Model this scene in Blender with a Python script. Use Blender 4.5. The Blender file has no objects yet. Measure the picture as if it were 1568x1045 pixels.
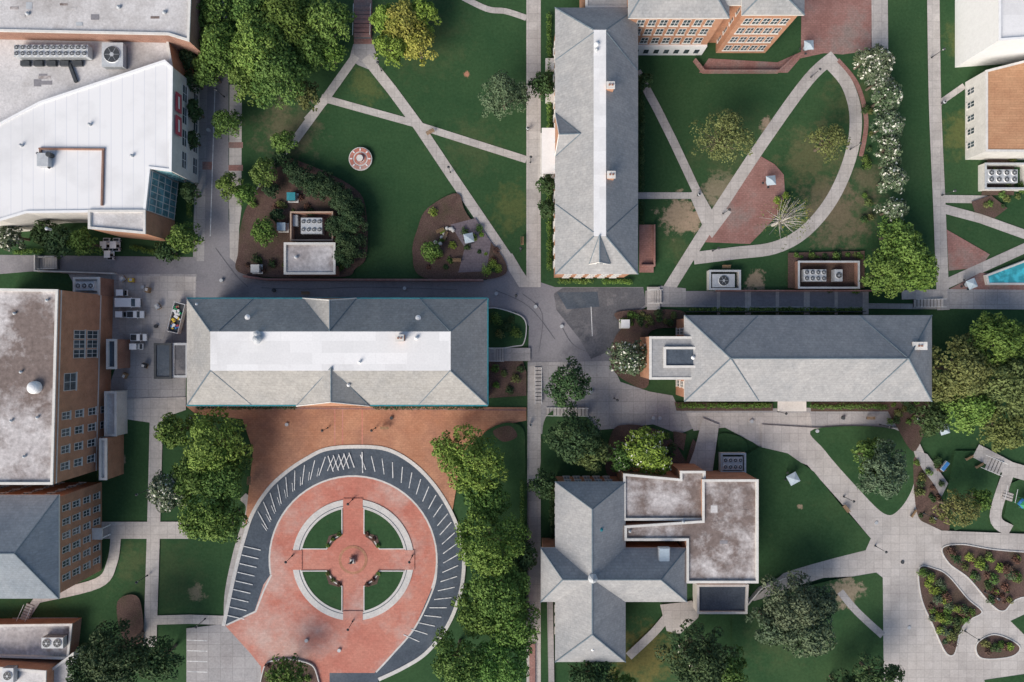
import bpy, math, random
import numpy as np
from mathutils import Vector
random.seed(7); rng=np.random.default_rng(7)
S=0.14; H=140.0; CU=784.0; CV=522.5
scene=bpy.context.scene
COL=scene.collection
def W(u,v,z=0.0):
    k=(H-z)/H
    return ((u-CU)*S*k,(CV-v)*S*k,z)
def PW(px,z=0.0):
    p=[W(a,b,z)[:2] for a,b in px]
    A=sum(p[i][0]*p[(i+1)%len(p)][1]-p[(i+1)%len(p)][0]*p[i][1] for i in range(len(p)))
    return p if A>0 else p[::-1]
def rect(u0,v0,u1,v1): return [(u0,v1),(u1,v1),(u1,v0),(u0,v0)]
def offs(p,d):
    n=len(p); out=[]
    for i in range(n):
        a=Vector(p[i-1]);b=Vector(p[i]);c=Vector(p[(i+1)%n])
        e1=(b-a).normalized();e2=(c-b).normalized()
        n1=Vector((e1.y,-e1.x));n2=Vector((e2.y,-e2.x))
        m=(n1+n2)
        if m.length<1e-4: m=n1
        m.normalize(); k=max(0.35,m.dot(n1))
        q=b+m*(d/k); out.append((q.x,q.y))
    return out
def smooth(p,closed=True,n=6):
    out=[];L=len(p)
    rngi=range(L) if closed else range(L-1)
    for i in rngi:
        if closed: a,b,c,d=p[i-1],p[i],p[(i+1)%L],p[(i+2)%L]
        else: a,b,c,d=p[max(i-1,0)],p[i],p[i+1],p[min(i+2,L-1)]
        for k in range(n):
            t=k/n
            out.append(tuple(0.5*((2*b[j])+(-a[j]+c[j])*t+(2*a[j]-5*b[j]+4*c[j]-d[j])*t*t+(-a[j]+3*b[j]-3*c[j]+d[j])*t**3) for j in (0,1)))
    if not closed: out.append(p[-1])
    return out
# ---------------------------------------------------------------- materials
def newmat(name,rough=.9,spec=.2):
    m=bpy.data.materials.new(name); m.use_nodes=True
    b=m.node_tree.nodes['Principled BSDF']; b.inputs['Roughness'].default_value=rough
    b.inputs['Specular IOR Level'].default_value=spec
    return m,m.node_tree,b
def c4(c): return (c[0],c[1],c[2],1)
def node(nt,t,**k):
    n=nt.nodes.new(t)
    for a,b in k.items(): setattr(n,a,b)
    return n
def noise(nt,vec,sc,det=4,rough=.6):
    n=node(nt,'ShaderNodeTexNoise'); n.inputs['Scale'].default_value=sc
    n.inputs['Detail'].default_value=det; n.inputs['Roughness'].default_value=rough
    nt.links.new(vec,n.inputs['Vector']); return n.outputs['Fac']
def mapr(nt,val,a,b,c=0,d=1):
    n=node(nt,'ShaderNodeMapRange'); 
    for i,x in enumerate((a,b,c,d)): n.inputs[i+1].default_value=x
    nt.links.new(val,n.inputs[0]); return n.outputs[0]
def mix(nt,f,a,b,mode='MIX'):
    n=node(nt,'ShaderNodeMix',data_type='RGBA',blend_type=mode)
    for s,x in ((n.inputs[0],f),(n.inputs[6],a),(n.inputs[7],b)):
        if hasattr(x,'links'): nt.links.new(x,s)
        elif isinstance(x,tuple): s.default_value=c4(x)
        else: s.default_value=x
    return n.outputs[2]
def nmat(name,c1,c2,sc=.3,c3=None,sc3=.05,t3=(.5,.7),fine=2.5,fa=.2,rough=.9,bump=0,stretch=None,grid=None,gridc=.8,seams=None,spec=.2):
    m,nt,b=newmat(name,rough,spec)
    tc=node(nt,'ShaderNodeTexCoord').outputs['Object']; vec=tc
    if stretch:
        mp=node(nt,'ShaderNodeMapping'); mp.inputs['Scale'].default_value=stretch
        nt.links.new(tc,mp.inputs[0]); vec=mp.outputs[0]
    f=mapr(nt,noise(nt,vec,sc),.35,.65)
    col=mix(nt,f,c1,c2)
    if c3: col=mix(nt,mapr(nt,noise(nt,vec,sc3,6,.7),t3[0],t3[1]),col,c3)
    if grid:
        br=node(nt,'ShaderNodeTexBrick'); br.offset=grid[3] if len(grid)>3 else 0
        br.inputs['Scale'].default_value=1; br.inputs['Brick Width'].default_value=grid[0]; br.inputs['Row Height'].default_value=grid[1]
        br.inputs['Mortar Size'].default_value=grid[2]; br.inputs['Color1'].default_value=(1,1,1,1); br.inputs['Color2'].default_value=(.88,.88,.88,1)
        br.inputs['Mortar'].default_value=(gridc,gridc,gridc,1); br.inputs['Mortar Smooth'].default_value=.3
        nt.links.new(tc,br.inputs['Vector'])
        col=mix(nt,1.0,col,br.outputs['Color'],'MULTIPLY')
    fn=noise(nt,tc,fine,3,.7)
    fv=mapr(nt,fn,.3,.7,1-fa,1+fa)
    cc=node(nt,'ShaderNodeCombineColor')
    for i in range(3): nt.links.new(fv,cc.inputs[i])
    col=mix(nt,1.0,col,cc.outputs[0],'MULTIPLY')
    nt.links.new(col,b.inputs['Base Color'])
    if bump:
        bp=node(nt,'ShaderNodeBump'); bp.inputs['Strength'].default_value=bump; bp.inputs['Distance'].default_value=.1
        nt.links.new(fn,bp.inputs['Height']); nt.links.new(bp.outputs[0],b.inputs['Normal'])
    return m
def brickwall(name,c1,c2):
    m,nt,b=newmat(name)
    g=node(nt,'ShaderNodeTexCoord').outputs['Object']
    sp=node(nt,'ShaderNodeSeparateXYZ'); nt.links.new(g,sp.inputs[0])
    ad=node(nt,'ShaderNodeMath',operation='ADD'); nt.links.new(sp.outputs[0],ad.inputs[0]); nt.links.new(sp.outputs[1],ad.inputs[1])
    cb=node(nt,'ShaderNodeCombineXYZ'); nt.links.new(ad.outputs[0],cb.inputs[0]); nt.links.new(sp.outputs[2],cb.inputs[1])
    br=node(nt,'ShaderNodeTexBrick'); br.inputs['Scale'].default_value=1; br.inputs['Brick Width'].default_value=.3; br.inputs['Row Height'].default_value=.1
    br.inputs['Mortar Size'].default_value=.012; br.inputs['Color1'].default_value=c4(c1); br.inputs['Color2'].default_value=c4(c2); br.inputs['Mortar'].default_value=(.45,.33,.25,1)
    nt.links.new(cb.outputs[0],br.inputs['Vector'])
    fv=mapr(nt,noise(nt,g,.5,4),.3,.7,.82,1.15)
    cc=node(nt,'ShaderNodeCombineColor')
    for i in range(3): nt.links.new(fv,cc.inputs[i])
    nt.links.new(mix(nt,1.0,br.outputs['Color'],cc.outputs[0],'MULTIPLY'),b.inputs['Base Color'])
    return m
def seammat(name,c,dark,period,axis='x'):
    m,nt,b=newmat(name,.55,.3)
    g=node(nt,'ShaderNodeTexCoord').outputs['Object']
    sp=node(nt,'ShaderNodeSeparateXYZ'); nt.links.new(g,sp.inputs[0])
    a=node(nt,'ShaderNodeMath',operation='PINGPONG'); a.inputs[1].default_value=period/2
    nt.links.new(sp.outputs[0 if axis=='x' else 1],a.inputs[0])
    f=mapr(nt,a.outputs[0],0,.12,1,0)
    col=mix(nt,f,c,dark)
    n=mapr(nt,noise(nt,g,.12,5,.6),.45,.75)
    col=mix(nt,n,col,tuple(x*.82 for x in c))
    nt.links.new(col,b.inputs['Base Color']); return m
def grassmat(name,c1,c2,c3,spots):
    m,nt,b=newmat(name,.95,.05)
    g=node(nt,'ShaderNodeTexCoord').outputs['Object']
    col=mix(nt,mapr(nt,noise(nt,g,.09,6,.65),.35,.65),c1,c2)
    big=noise(nt,g,.035,5,.6)
    col=mix(nt,mapr(nt,big,.52,.72),col,c3)
    wob=noise(nt,g,.35,6,.75)
    col=mix(nt,mapr(nt,wob,.6,.72,0,.3),col,(.10,.115,.05))
    wv=mapr(nt,wob,.2,.8,-1,1)
    for (u,v,r,c,st) in spots:
        d=node(nt,'ShaderNodeVectorMath',operation='DISTANCE'); nt.links.new(g,d.inputs[0]); d.inputs[1].default_value=W(u,v,0.1)
        R=r*S
        ma=node(nt,'ShaderNodeMath',operation='MULTIPLY_ADD'); nt.links.new(wv,ma.inputs[0]); ma.inputs[1].default_value=R*1.3; nt.links.new(d.outputs['Value'],ma.inputs[2])
        soft=.75 if c[0]>.2 else .35
        col=mix(nt,mapr(nt,ma.outputs[0],R*soft,R*1.2,st,0),col,c)
    fv=mapr(nt,noise(nt,g,1.8,5,.8),.3,.7,.76,1.24)
    cc=node(nt,'ShaderNodeCombineColor')
    for i in range(3): nt.links.new(fv,cc.inputs[i])
    nt.links.new(mix(nt,1.0,col,cc.outputs[0],'MULTIPLY'),b.inputs['Base Color'])
    return m
TAN=(.36,.27,.19); BRN=(.16,.13,.085); YEL=(.13,.14,.05); OLV=(.085,.105,.048)
spots=[(1040,328,26,TAN,.85),(1062,338,14,TAN,.8),(1285,335,50,BRN,.85),(1265,300,35,BRN,.7),(1105,292,26,(.3,.24,.17),.7),(1173,189,9,TAN,.9),(183,707,9,TAN,.85),
(715,113,5,(.4,.2,.13),1),(302,908,11,TAN,.55),(985,1008,50,(.17,.14,.05),.75),(1295,905,20,(.35,.27,.2),.7),(1158,430,14,TAN,.8),(1300,150,34,OLV,.8),
(1472,205,32,YEL,.7),(560,130,26,YEL,.5),(785,320,34,YEL,.5),(1245,240,48,(.12,.12,.06),.8),(440,200,45,BRN,.6),(725,225,40,OLV,.5),(560,25,30,OLV,.5),(650,60,60,OLV,.4),
(1110,230,50,OLV,.6),(1470,60,24,YEL,.6),(1225,775,4,TAN,.8),(60,935,40,(.05,.08,.03),.6),(1040,380,20,OLV,.6),(200,860,25,OLV,.5),(1250,430,40,BRN,.5),(1330,280,30,BRN,.6),(1390,250,40,(.04,.075,.035),.5),(240,880,60,OLV,.35),(1190,970,50,OLV,.4)]
M={}
M['grass']=grassmat('grass',(.030,.072,.031),(.041,.087,.037),(.054,.100,.042),spots)
M['asphalt']=nmat('asphalt',(.235,.225,.24),(.285,.275,.285),.12,(.19,.185,.2),.06,(.48,.62),fa=.12)
M['asphalt_dark']=nmat('asphalt_dark',(.062,.078,.10),(.085,.105,.13),.2,(.12,.135,.155),.08,(.52,.7),fa=.2)
M['asphalt_patch']=nmat('asphalt_patch',(.10,.103,.115),(.14,.14,.15),.2,(.19,.185,.19),.1,(.52,.6),fa=.2)
M['concrete']=nmat('concrete',(.47,.435,.405),(.54,.505,.475),.25,(.37,.34,.32),.09,(.48,.75),fa=.12,grid=(1.8,1.8,.05),gridc=.72)
M['concrete_grey']=nmat('concrete_grey',(.35,.34,.34),(.43,.41,.405),.2,(.28,.265,.265),.1,(.46,.7),fa=.14,grid=(2.6,2.6,.06),gridc=.72)
M['kerb']=nmat('kerb',(.52,.51,.49),(.6,.58,.55),.5,fa=.12)
M['brick_pave']=nmat('brick_pave',(.42,.20,.12),(.50,.265,.165),.22,(.35,.18,.125),.08,(.46,.65),fa=.14,grid=(.8,.4,.04,.5),gridc=.8)
M['brick_red']=nmat('brick_red',(.48,.175,.13),(.55,.24,.18),.13,(.55,.38,.33),.05,(.48,.66),fa=.12,grid=(.8,.4,.03,.5),gridc=.85)
M['brick_old']=nmat('brick_old',(.28,.145,.125),(.35,.2,.175),.2,(.26,.2,.18),.1,(.5,.65),fa=.18,grid=(.8,.4,.04,.5),gridc=.75)
M['mulch']=nmat('mulch',(.095,.06,.05),(.14,.09,.075),.6,(.07,.055,.035),.3,(.45,.7),fine=4,fa=.4)
M['patio']=nmat('patio',(.18,.15,.165),(.22,.185,.2),.4,fa=.2,grid=(1,.6,.06,.5))
M['slate']=nmat('slate',(.335,.335,.335),(.39,.385,.38),.35,(.28,.29,.30),.09,(.45,.7),fine=1.8,fa=.12,grid=(.7,.45,.05,.5),gridc=.85,bump=.15)
M['slate_blue']=nmat('slate_blue',(.24,.275,.305),(.29,.32,.345),.35,(.20,.23,.26),.08,(.45,.7),fine=1.8,fa=.12,grid=(.7,.45,.05,.5),gridc=.85,bump=.15)
M['slate_tan']=nmat('slate_tan',(.345,.335,.315),(.41,.395,.37),.35,(.30,.30,.295),.09,(.45,.7),fine=1.8,fa=.14,grid=(.7,.45,.05,.5),gridc=.85,bump=.15)
M['cap']=nmat('ridge_cap',(.13,.17,.2),(.17,.21,.24),1,fa=.1,rough=.6)
M['white_roof']=nmat('white_roof',(.77,.765,.755),(.81,.8,.79),.2,(.67,.66,.65),.1,(.52,.75),fa=.05,rough=.6,grid=(6,2.2,.03,.3),gridc=.9)
M['seam']=seammat('white_metal_roof',(.77,.765,.76),(.62,.63,.66),2.2,'x')
M['flat_grey']=nmat('flat_roof',(.53,.515,.505),(.64,.62,.61),.15,(.40,.375,.36),.07,(.46,.64),fa=.14)
M['flat_stain']=nmat('flat_roof_stained',(.38,.345,.335),(.60,.57,.56),.11,(.19,.15,.135),.06,(.45,.57),fine=1.2,fa=.25)
M['brick']=brickwall('brick_wall',(.50,.235,.13),(.41,.175,.095))
M['brickdk']=brickwall('brick_wall_dark',(.28,.13,.095),(.22,.1,.075))
M['stone']=nmat('stone_trim',(.6,.58,.54),(.68,.66,.62),.6,fa=.08)
M['white']=nmat('white_paint',(.78,.78,.77),(.82,.82,.81),1,fa=.04,rough=.5)
M['orange_roof']=nmat('orange_roof',(.47,.25,.14),(.53,.3,.17),.3,fa=.12,grid=(3,.5,.06,.5),gridc=.8)
M['metal']=nmat('grey_metal',(.40,.42,.44),(.48,.5,.51),1,fa=.08,rough=.5,spec=.5)
M['dkmetal']=nmat('dark_metal',(.045,.05,.055),(.07,.075,.08),1,fa=.1,rough=.5)
M['black']=nmat('black_rubber',(.02,.02,.022),(.03,.03,.03),2,fa=.1)
M['teal']=nmat('teal_paint',(.03,.2,.24),(.05,.26,.3),1,fa=.08,rough=.5)
M['red']=nmat('red_paint',(.45,.07,.1),(.5,.1,.13),1,fa=.06,rough=.5)
M['yellow']=nmat('yellow_paint',(.7,.5,.05),(.75,.55,.08),1,fa=.06,rough=.5)
M['blue']=nmat('blue_paint',(.05,.2,.5),(.07,.25,.55),1,fa=.06,rough=.5)
M['green']=nmat('green_paint',(.04,.25,.1),(.05,.3,.14),1,fa=.06,rough=.5)
M['canvas']=nmat('canvas',(.42,.5,.55),(.47,.55,.6),2,fa=.06)
M['bark']=nmat('bark',(.13,.1,.075),(.19,.155,.12),2,fa=.25)
M['palebark']=nmat('pale_bark',(.45,.42,.38),(.55,.52,.47),2,fa=.2)
M['wood']=nmat('wood',(.26,.17,.1),(.32,.22,.13),2,fa=.15)
M['paint']=nmat('road_paint',(.6,.61,.61),(.74,.74,.73),1.2,(.36,.38,.4),.8,(.48,.66),fa=.15)
M['bronze']=nmat('bronze',(.06,.09,.09),(.1,.13,.13),2,fa=.2,rough=.5)
def glassmat(name,c,r=.12):
    m,nt,b=newmat(name,r,.6); 
    g=node(nt,'ShaderNodeTexCoord').outputs['Object']
    nt.links.new(mix(nt,mapr(nt,noise(nt,g,.6,2),.4,.6),c,tuple(x*1.8 for x in c)),b.inputs['Base Color']); return m
M['glass']=glassmat('window_glass',(.04,.055,.065))
M['teal_glass']=glassmat('teal_glass',(.10,.21,.24),.08)
M['water']=glassmat('water',(.05,.33,.38),.05)
m,nt,b=newmat('foliage',.7,.2)
at=node(nt,'ShaderNodeAttribute',attribute_name='Col'); nt.links.new(at.outputs['Color'],b.inputs['Base Color']); M['foliage']=m
# ---------------------------------------------------------------- mesh builder
class MB:
    def __init__(s): s.v=[];s.f=[];s.m=[];s.mats=[]
    def mi(s,k):
        if k not in s.mats: s.mats.append(k)
        return s.mats.index(k)
    def add(s,vs,fs,k):
        o=len(s.v); s.v+= [tuple(x) for x in vs]; i=s.mi(k)
        for f in fs: s.f.append([o+j for j in f]); s.m.append(i)
    def box(s,c,sz,k,rot=0):
        cs,sn=math.cos(rot),math.sin(rot); vs=[]
        for dz in (-.5,.5):
            for dx,dy in ((-.5,-.5),(.5,-.5),(.5,.5),(-.5,.5)):
                x,y=dx*sz[0],dy*sz[1]; vs.append((c[0]+x*cs-y*sn,c[1]+x*sn+y*cs,c[2]+dz*sz[2]))
        s.add(vs,[(3,2,1,0),(4,5,6,7),(0,1,5,4),(1,2,6,5),(2,3,7,6),(3,0,4,7)],k)
    def prism(s,p,z0,z1,k,ktop=None,bot=False):
        n=len(p); vs=[(x,y,z0) for x,y in p]+[(x,y,z1) for x,y in p]
        s.add(vs,[(i,(i+1)%n,n+(i+1)%n,n+i) for i in range(n)],k)
        s.add([(x,y,z1) for x,y in p],[tuple(range(n))],ktop or k)
        if bot: s.add([(x,y,z0) for x,y in p],[tuple(range(n))[::-1]],k)
    def ringp(s,po,pi,z0,z1,k,zi=None):
        n=len(po); zi=z0 if zi is None else zi
        vs=[(x,y,z0) for x,y in po]+[(x,y,z1) for x,y in po]+[(x,y,z1) for x,y in pi]+[(x,y,zi) for x,y in pi]
        fs=[]
        for i in range(n):
            j=(i+1)%n
            fs+=[(i,j,n+j,n+i),(n+i,n+j,2*n+j,2*n+i),(2*n+i,2*n+j,3*n+j,3*n+i)]
        s.add(vs,fs,k)
    def cyl(s,c,r0,r1,z0,z1,k,n=12,ktop=None):
        a=[2*math.pi*i/n for i in range(n)]
        vs=[(c[0]+r0*math.cos(t),c[1]+r0*math.sin(t),z0) for t in a]+[(c[0]+r1*math.cos(t),c[1]+r1*math.sin(t),z1) for t in a]
        s.add(vs,[(i,(i+1)%n,n+(i+1)%n,n+i) for i in range(n)],k)
        s.add(vs[n:],[tuple(range(n))],ktop or k)
    def tube(s,p,q,r0,r1,k,n=6):
        p=Vector(p);q=Vector(q);d=(q-p).normalized()
        x=d.orthogonal().normalized();y=d.cross(x);vs=[]
        for c,r in ((p,r0),(q,r1)):
            for i in range(n):
                t=2*math.pi*i/n; vs.append(c+x*(r*math.cos(t))+y*(r*math.sin(t)))
        s.add(vs,[(i,(i+1)%n,n+(i+1)%n,n+i) for i in range(n)]+[tuple(range(n,2*n))],k)
    def build(s,name,parent=None,loc=None,rot=0,bevel=0):
        me=bpy.data.meshes.new(name); me.from_pydata(s.v,[],s.f)
        for k in s.mats: me.materials.append(M[k])
        me.polygons.foreach_set('material_index',s.m); me.update()
        o=bpy.data.objects.new(name,me); COL.objects.link(o)
        if parent: o.parent=parent
        if loc: o.location=loc
        o.rotation_euler[2]=rot
        if bevel:
            b=o.modifiers.new('b','BEVEL'); b.width=bevel; b.segments=2; b.limit_method='ANGLE'
        return o
def empty(name,loc=(0,0,0)):
    e=bpy.data.objects.new(name,None); COL.objects.link(e); e.empty_display_size=1; return e
# ---------------------------------------------------------------- ground
ZC=[0.0]
def gz():
    ZC[0]+=.0025; return ZC[0]
def G(name,px,k,sm=False,kerb=None):
    if sm: px=smooth(px)
    p=PW(px); z=gz(); b=MB()
    if kerb:
        b.ringp(offs(p,.0),offs(p,-.22),0,z+.12,'kerb'); p=offs(p,-.21); b.prism(p,0,z+.05,k)
    else: b.add([(x,y,z) for x,y in p],[tuple(range(len(p)))],k)
    return b.build(name)
def stripm(pts,w):
    n=len(pts);L=[];R=[]
    for i in range(n):
        a=Vector(pts[max(i-1,0)]);c=Vector(pts[min(i+1,n-1)]);b=Vector(pts[i])
        if 0<i<n-1:
            t=((b-a).normalized()+(c-b).normalized()).normalized(); k=max(.5,t.dot((c-b).normalized()))
        else: t=(c-a).normalized();k=1
        m=Vector((-t.y,t.x))*(w/2/k); L.append(b+m);R.append(b-m)
    return L,R
def ST(name,px,w,k,sm=False,edge=None,h=0):
    if sm: px=smooth(px,False)
    pts=[W(a,b)[:2] for a,b in px]; L,R=stripm(pts,w*S); z=gz()+h; b=MB(); n=len(pts)
    vs=[(p.x,p.y,z) for p in L]+[(p.x,p.y,z) for p in R]
    b.add(vs,[(n+i,n+i+1,i+1,i) for i in range(n-1)],k)
    if h:
        vs2=vs+[(p.x,p.y,0) for p in L]+[(p.x,p.y,0) for p in R]
        fs=[]
        for i in range(n-1): fs+=[(i,i+1,2*n+i+1,2*n+i),(n+i+1,n+i,3*n+i,3*n+i+1)]
        fs+=[(0,2*n,3*n,n),(n-1,2*n-1,4*n-1,3*n-1)]
        b.add(vs2,fs,k)
    return b.build(name)
b=MB(); b.add([(-3000,-3000,0),(3000,-3000,0),(3000,3000,0),(-3000,3000,0)],[(0,1,2,3)],'grass'); b.build('ground')
# roads and paving
G('road',[(299,90),(350,90),(350,335),(356,375),(372,412),(400,426),(520,428),(745,429),(775,405),(805,425),(850,440),(985,440),(990,470),(960,490),(945,520),(930,560),(808,570),(810,500),(790,478),(748,474),(748,462),(286,462),(298,420)],'asphalt')
G('road',[(299,-60),(345,-60),(350,95),(299,95)],'asphalt')
ST('footpath',[(309,130),(304,400)],17,'concrete_grey')
ST('footpath',[(361,130),(360,320)],19,'concrete')
G('footpath',[(351,320),(370,318),(366,350),(366,408),(352,395)],'concrete')
for v in (227,262): G('brick_band',[(350,v-9),(372,v-9),(372,v),(350,v)],'brick_old')
G('brick_band',[(310,248),(326,248),(326,260),(310,260)],'brick_old')
ST('painted_line',[(330,112),(324,300),(322,362)],1.4,'paint')
G('footpath',[(-60,390),(300,394),(300,422),(178,420),(110,420),(60,415),(-60,425)],'asphalt')
G('service_yard',[(105,420),(302,420),(300,462),(288,462),(284,612),(160,612),(178,560)],'concrete_grey')
G('service_yard',[(182,422),(300,424),(298,470),(262,478),(250,520),(182,510)],'concrete')
G('asphalt_patch',[(848,450),(862,441),(985,441),(990,466),(955,490),(940,535),(905,550),(888,520),(852,475)],'asphalt_patch')
G('asphalt_patch',[(853,448),(915,447),(918,470),(868,474)],'asphalt_dark')
ST('painted_line',[(905,470),(907,515)],1.2,'paint')
for L in ([(400,441),(470,443),(560,440),(700,444)],[(800,450),(830,480),(825,540)],[(860,500),(880,530),(920,545)],[(330,380),(360,420),(380,440)],[(760,445),(810,470),(850,520)]): ST('tar_seal',L,.8,'asphalt_patch',True)
G('concrete_plaza',[(808,555),(935,553),(950,585),(995,600),(1030,606),(1040,628),(1395,622),(1395,700),(1245,700),(1165,686),(1100,640),(1065,655),(1040,665),(1000,650),(960,655),(900,660),(830,665),(808,660)],'concrete_grey')
G('concrete_plaza',[(1050,632),(1240,632),(1244,656),(1240,690),(1165,684),(1110,655),(1062,660)],'concrete')
G('footpath',[(808,560),(828,560),(828,1100),(806,1100)],'concrete')
ST('footpath',[(817,-60),(817,438)],22,'concrete')
G('footpath',[(770,400),(784,388),(806,425),(828,425),(828,440),(795,440)],'concrete')
# quad paths
ST('brick_path',[(556,-60),(556,72)],28,'brick_old')
G('footpath',[(541,68),(572,68),(580,95),(568,108),(548,100),(535,90)],'concrete_grey')
ST('footpath',[(545,86),(498,152),(452,215)],13,'concrete')
ST('footpath',[(452,215),(425,248),(395,295),(374,345)],9,'concrete_grey',True)
ST('footpath',[(560,88),(600,138),(642,195),(692,270),(745,348),(802,432)],16,'concrete')
ST('footpath',[(492,150),(636,190)],11,'concrete')
ST('footpath',[(642,193),(806,245)],11,'concrete')
ST('footpath',[(500,152),(470,185)],12,'concrete')
ST('footpath',[(700,-8),(745,14),(775,18),(806,28)],9,'concrete',True)
# right quad
G('brick_plaza',[(1070,112),(1085,90),(1190,96),(1226,80),(1228,-60),(1335,-60),(1334,78),(1290,84),(1262,82),(1225,90),(1206,112)],'brick_old')
ST('footpath',[(975,110),(1005,165),(1030,215),(1066,292)],13,'concrete')
ST('footpath',[(975,300),(1070,300)],10,'concrete')
G('brick_plaza',[(1165,240),(1186,252),(1200,268),(1202,300),(1190,330),(1164,358),(1148,374),(1070,371),(1098,335)],'brick_old')
ST('brick_edging',[(1282,92),(1312,130),(1326,185),(1318,240)],7,'brick_old',True)
ST('footpath',[(1268,95),(1297,130),(1310,180),(1302,240),(1274,305),(1232,355),(1185,380),(1125,388),(1062,396)],19,'concrete',True)
ST('footpath',[(1278,86),(1238,122),(1172,213),(1100,322),(1060,385),(1022,446)],18,'concrete',True)
G('footpath',[(1054,296),(1072,290),(1090,322),(1108,318),(1120,325),(1090,365),(1075,345)],'concrete')
G('footpath',[(988,446),(1012,438),(1050,442),(1050,462),(1450,466),(1450,474),(988,470)],'concrete_grey')
G('footpath',[(1050,446),(1325,446),(1325,470),(1050,468)],'asphalt')
for i in range(6): ST('footpath',[(1100+i*45,444),(1100+i*45,482)],9 if i%2 else 5,'concrete')
ST('footpath',[(1346,-60),(1347,76)],25,'concrete')
ST('footpath',[(1428,-60),(1431,150),(1438,320),(1444,475)],19,'concrete',True)
ST('footpath',[(1440,305),(1514,306)],12,'concrete')
ST('footpath',[(1436,318),(1500,335),(1640,385)],14,'concrete')
ST('footpath',[(1436,160),(1476,132)],9,'concrete')
G('brick_plaza',[(1449,352),(1515,390),(1500,410),(1452,415)],'brick_old')
ST('footpath',[(1446,436),(1640,348)],15,'concrete')
G('brick_plaza',[(1448,446),(1500,418),(1640,425),(1640,448)],'brick_old')
ST('footpath',[(1440,458),(1640,460)],30,'concrete_grey')
ST('footpath',[(1380,452),(1450,450)],14,'concrete')
# left lawns paths
G('footpath',[(155,612),(285,608),(285,628),(250,640),(235,648),(180,640),(182,672),(155,672)],'concrete')
ST('footpath',[(240,640),(236,800),(230,990)],20,'concrete')
ST('footpath',[(140,812),(290,812)],26,'concrete')
ST('footpath',[(178,822),(172,862),(150,893),(60,915)],16,'concrete',True)
ST('footpath',[(222,950),(290,948),(350,950)],14,'concrete')
ST('footpath',[(350,950),(352,905),(366,840),(384,780),(372,760)],14,'concrete',True)
ST('footpath',[(20,950),(120,950)],9,'concrete_grey')
ST('footpath',[(40,945),(60,915)],12,'concrete')
G('parking_lot',[(286,962),(345,955),(385,998),(400,1020),(404,1100),(286,1100)],'concrete_grey')
for i in range(4): ST('painted_line',[(287,980+i*16),(318,981+i*16)],1.2,'paint')
# brick forecourt
G('brick_forecourt',[(284,621),(806,624),(806,644),(775,650),(745,662),(712,690),(700,740),(690,800),(560,760),(400,860),(376,800),(388,690),(372,642),(300,634)],'brick_pave')
for u in (513,525,555): ST('paving_band',[(u,624),(u,684)],1.6,'brick_red')
ST('paving_band',[(300,624),(806,628)],2.5,'brick_old')
OUT=[(345,957),(350,925),(362,870),(375,822),(388,785),(412,748),(440,722),(470,702),(500,688),(545,684),(592,688),(630,708),(661,738),(686,775),(702,812),(710,852),(708,892),(698,930),(681,965),(652,1000),(618,1022),(580,1040),(575,1080),(410,1080),(400,1020),(384,1000)]
ST('kerb',[(343,958)]+OUT[1:22],5.5,'kerb',True,h=.1)
G('road',OUT,'asphalt_dark'); 
cx,cy=541,857
INN=[(cx+128*math.cos(t),cy-128*math.sin(t)) for t in [math.radians(a) for a in range(-20,196,6)]]
G('brick_roundabout',INN+[(404,895),(390,937),(345,957),(384,1000),(400,1020),(405,1080),(505,1080),(505,1030),(574,1030),(600,1003),(635,962)],'brick_red')
ST('brick_edging',INN,2.5,'kerb'); ST('brick_edging',[(416,880),(404,905),(392,936),(347,957)],2.5,'kerb')
ST('brick_edging',[(669,865),(664,900),(636,960),(600,1003),(576,1029)],2.5,'kerb',True)
def circ(r,n=72,c=(cx,cy)): return [(c[0]+r*math.cos(2*math.pi*i/n),c[1]-r*math.sin(2*math.pi*i/n)) for i in range(n)]
b=MB(); z=gz(); b.ringp(PW(circ(93)),PW(circ(81)),0,z+.12,'kerb'); b.build('kerb_ring')
b=MB(); b.ringp(PW(circ(84)),PW(circ(83)),0,z+.14,'asphalt_dark'); b.build('kerb_joint')
for a in range(4):
    t=math.radians(a*90); ST('brick_crossing',[(cx+78*math.cos(t),cy-78*math.sin(t)),(cx+94*math.cos(t),cy-94*math.sin(t))],30,'brick_red',h=.14)
for q in range(4):
    a0=q*math.pi/2; pts=[]
    for t in range(0,19):
        a=math.radians(11.5+ t*(67/18)); pts.append((81*math.cos(a),81*math.sin(a)))
    pts+=[(16,40)]+[(16+ 21*math.sin(math.radians(x))*.95,40-21+21*math.cos(math.radians(x)) -2) for x in (15,45,75)]+[(40,16)]
    pts=[(cx+x*math.cos(a0)-y*math.sin(a0),cy-(x*math.sin(a0)+y*math.cos(a0))) for x,y in pts]
    G('lawn',pts,'grass',kerb=True)
    a=a0+math.pi/4
    fb=G('flower_bed',[(cx+52*math.cos(a+d)*r,cy-52*math.sin(a+d)*r) for d,r in ((-.3,.9),(0,1.0),(.3,.9),(.3,.78),(0,.78),(-.3,.78))],'mulch'); fb.location.z=.1
G('brick_ring',circ(22),'brick_pave'); G('brick_ring',circ(18),'brick_red')
def stripe(a,r0,r1,tilt,w=1.3):
    a=math.radians(a); t=math.radians(tilt)
    ST('painted_line',[(cx+r0*math.cos(a),cy-r0*math.sin(a)),(cx+r1*math.cos(a+t),cy-r1*math.sin(a+t))],w,'paint')
for a in range(22,83,6): stripe(a,139,161,4)
for a in range(-56,22,6): stripe(a,138,161,5)
for a in range(112,165,6): stripe(a,139,163,-7); stripe(a+1.3,139,150,-3,.9)
for i in range(9):
    v=838+i*13.2; u0=374-i*3.1; ST('painted_line',[(u0,v-2),(u0+26,v+4)],1.3,'paint')
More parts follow.
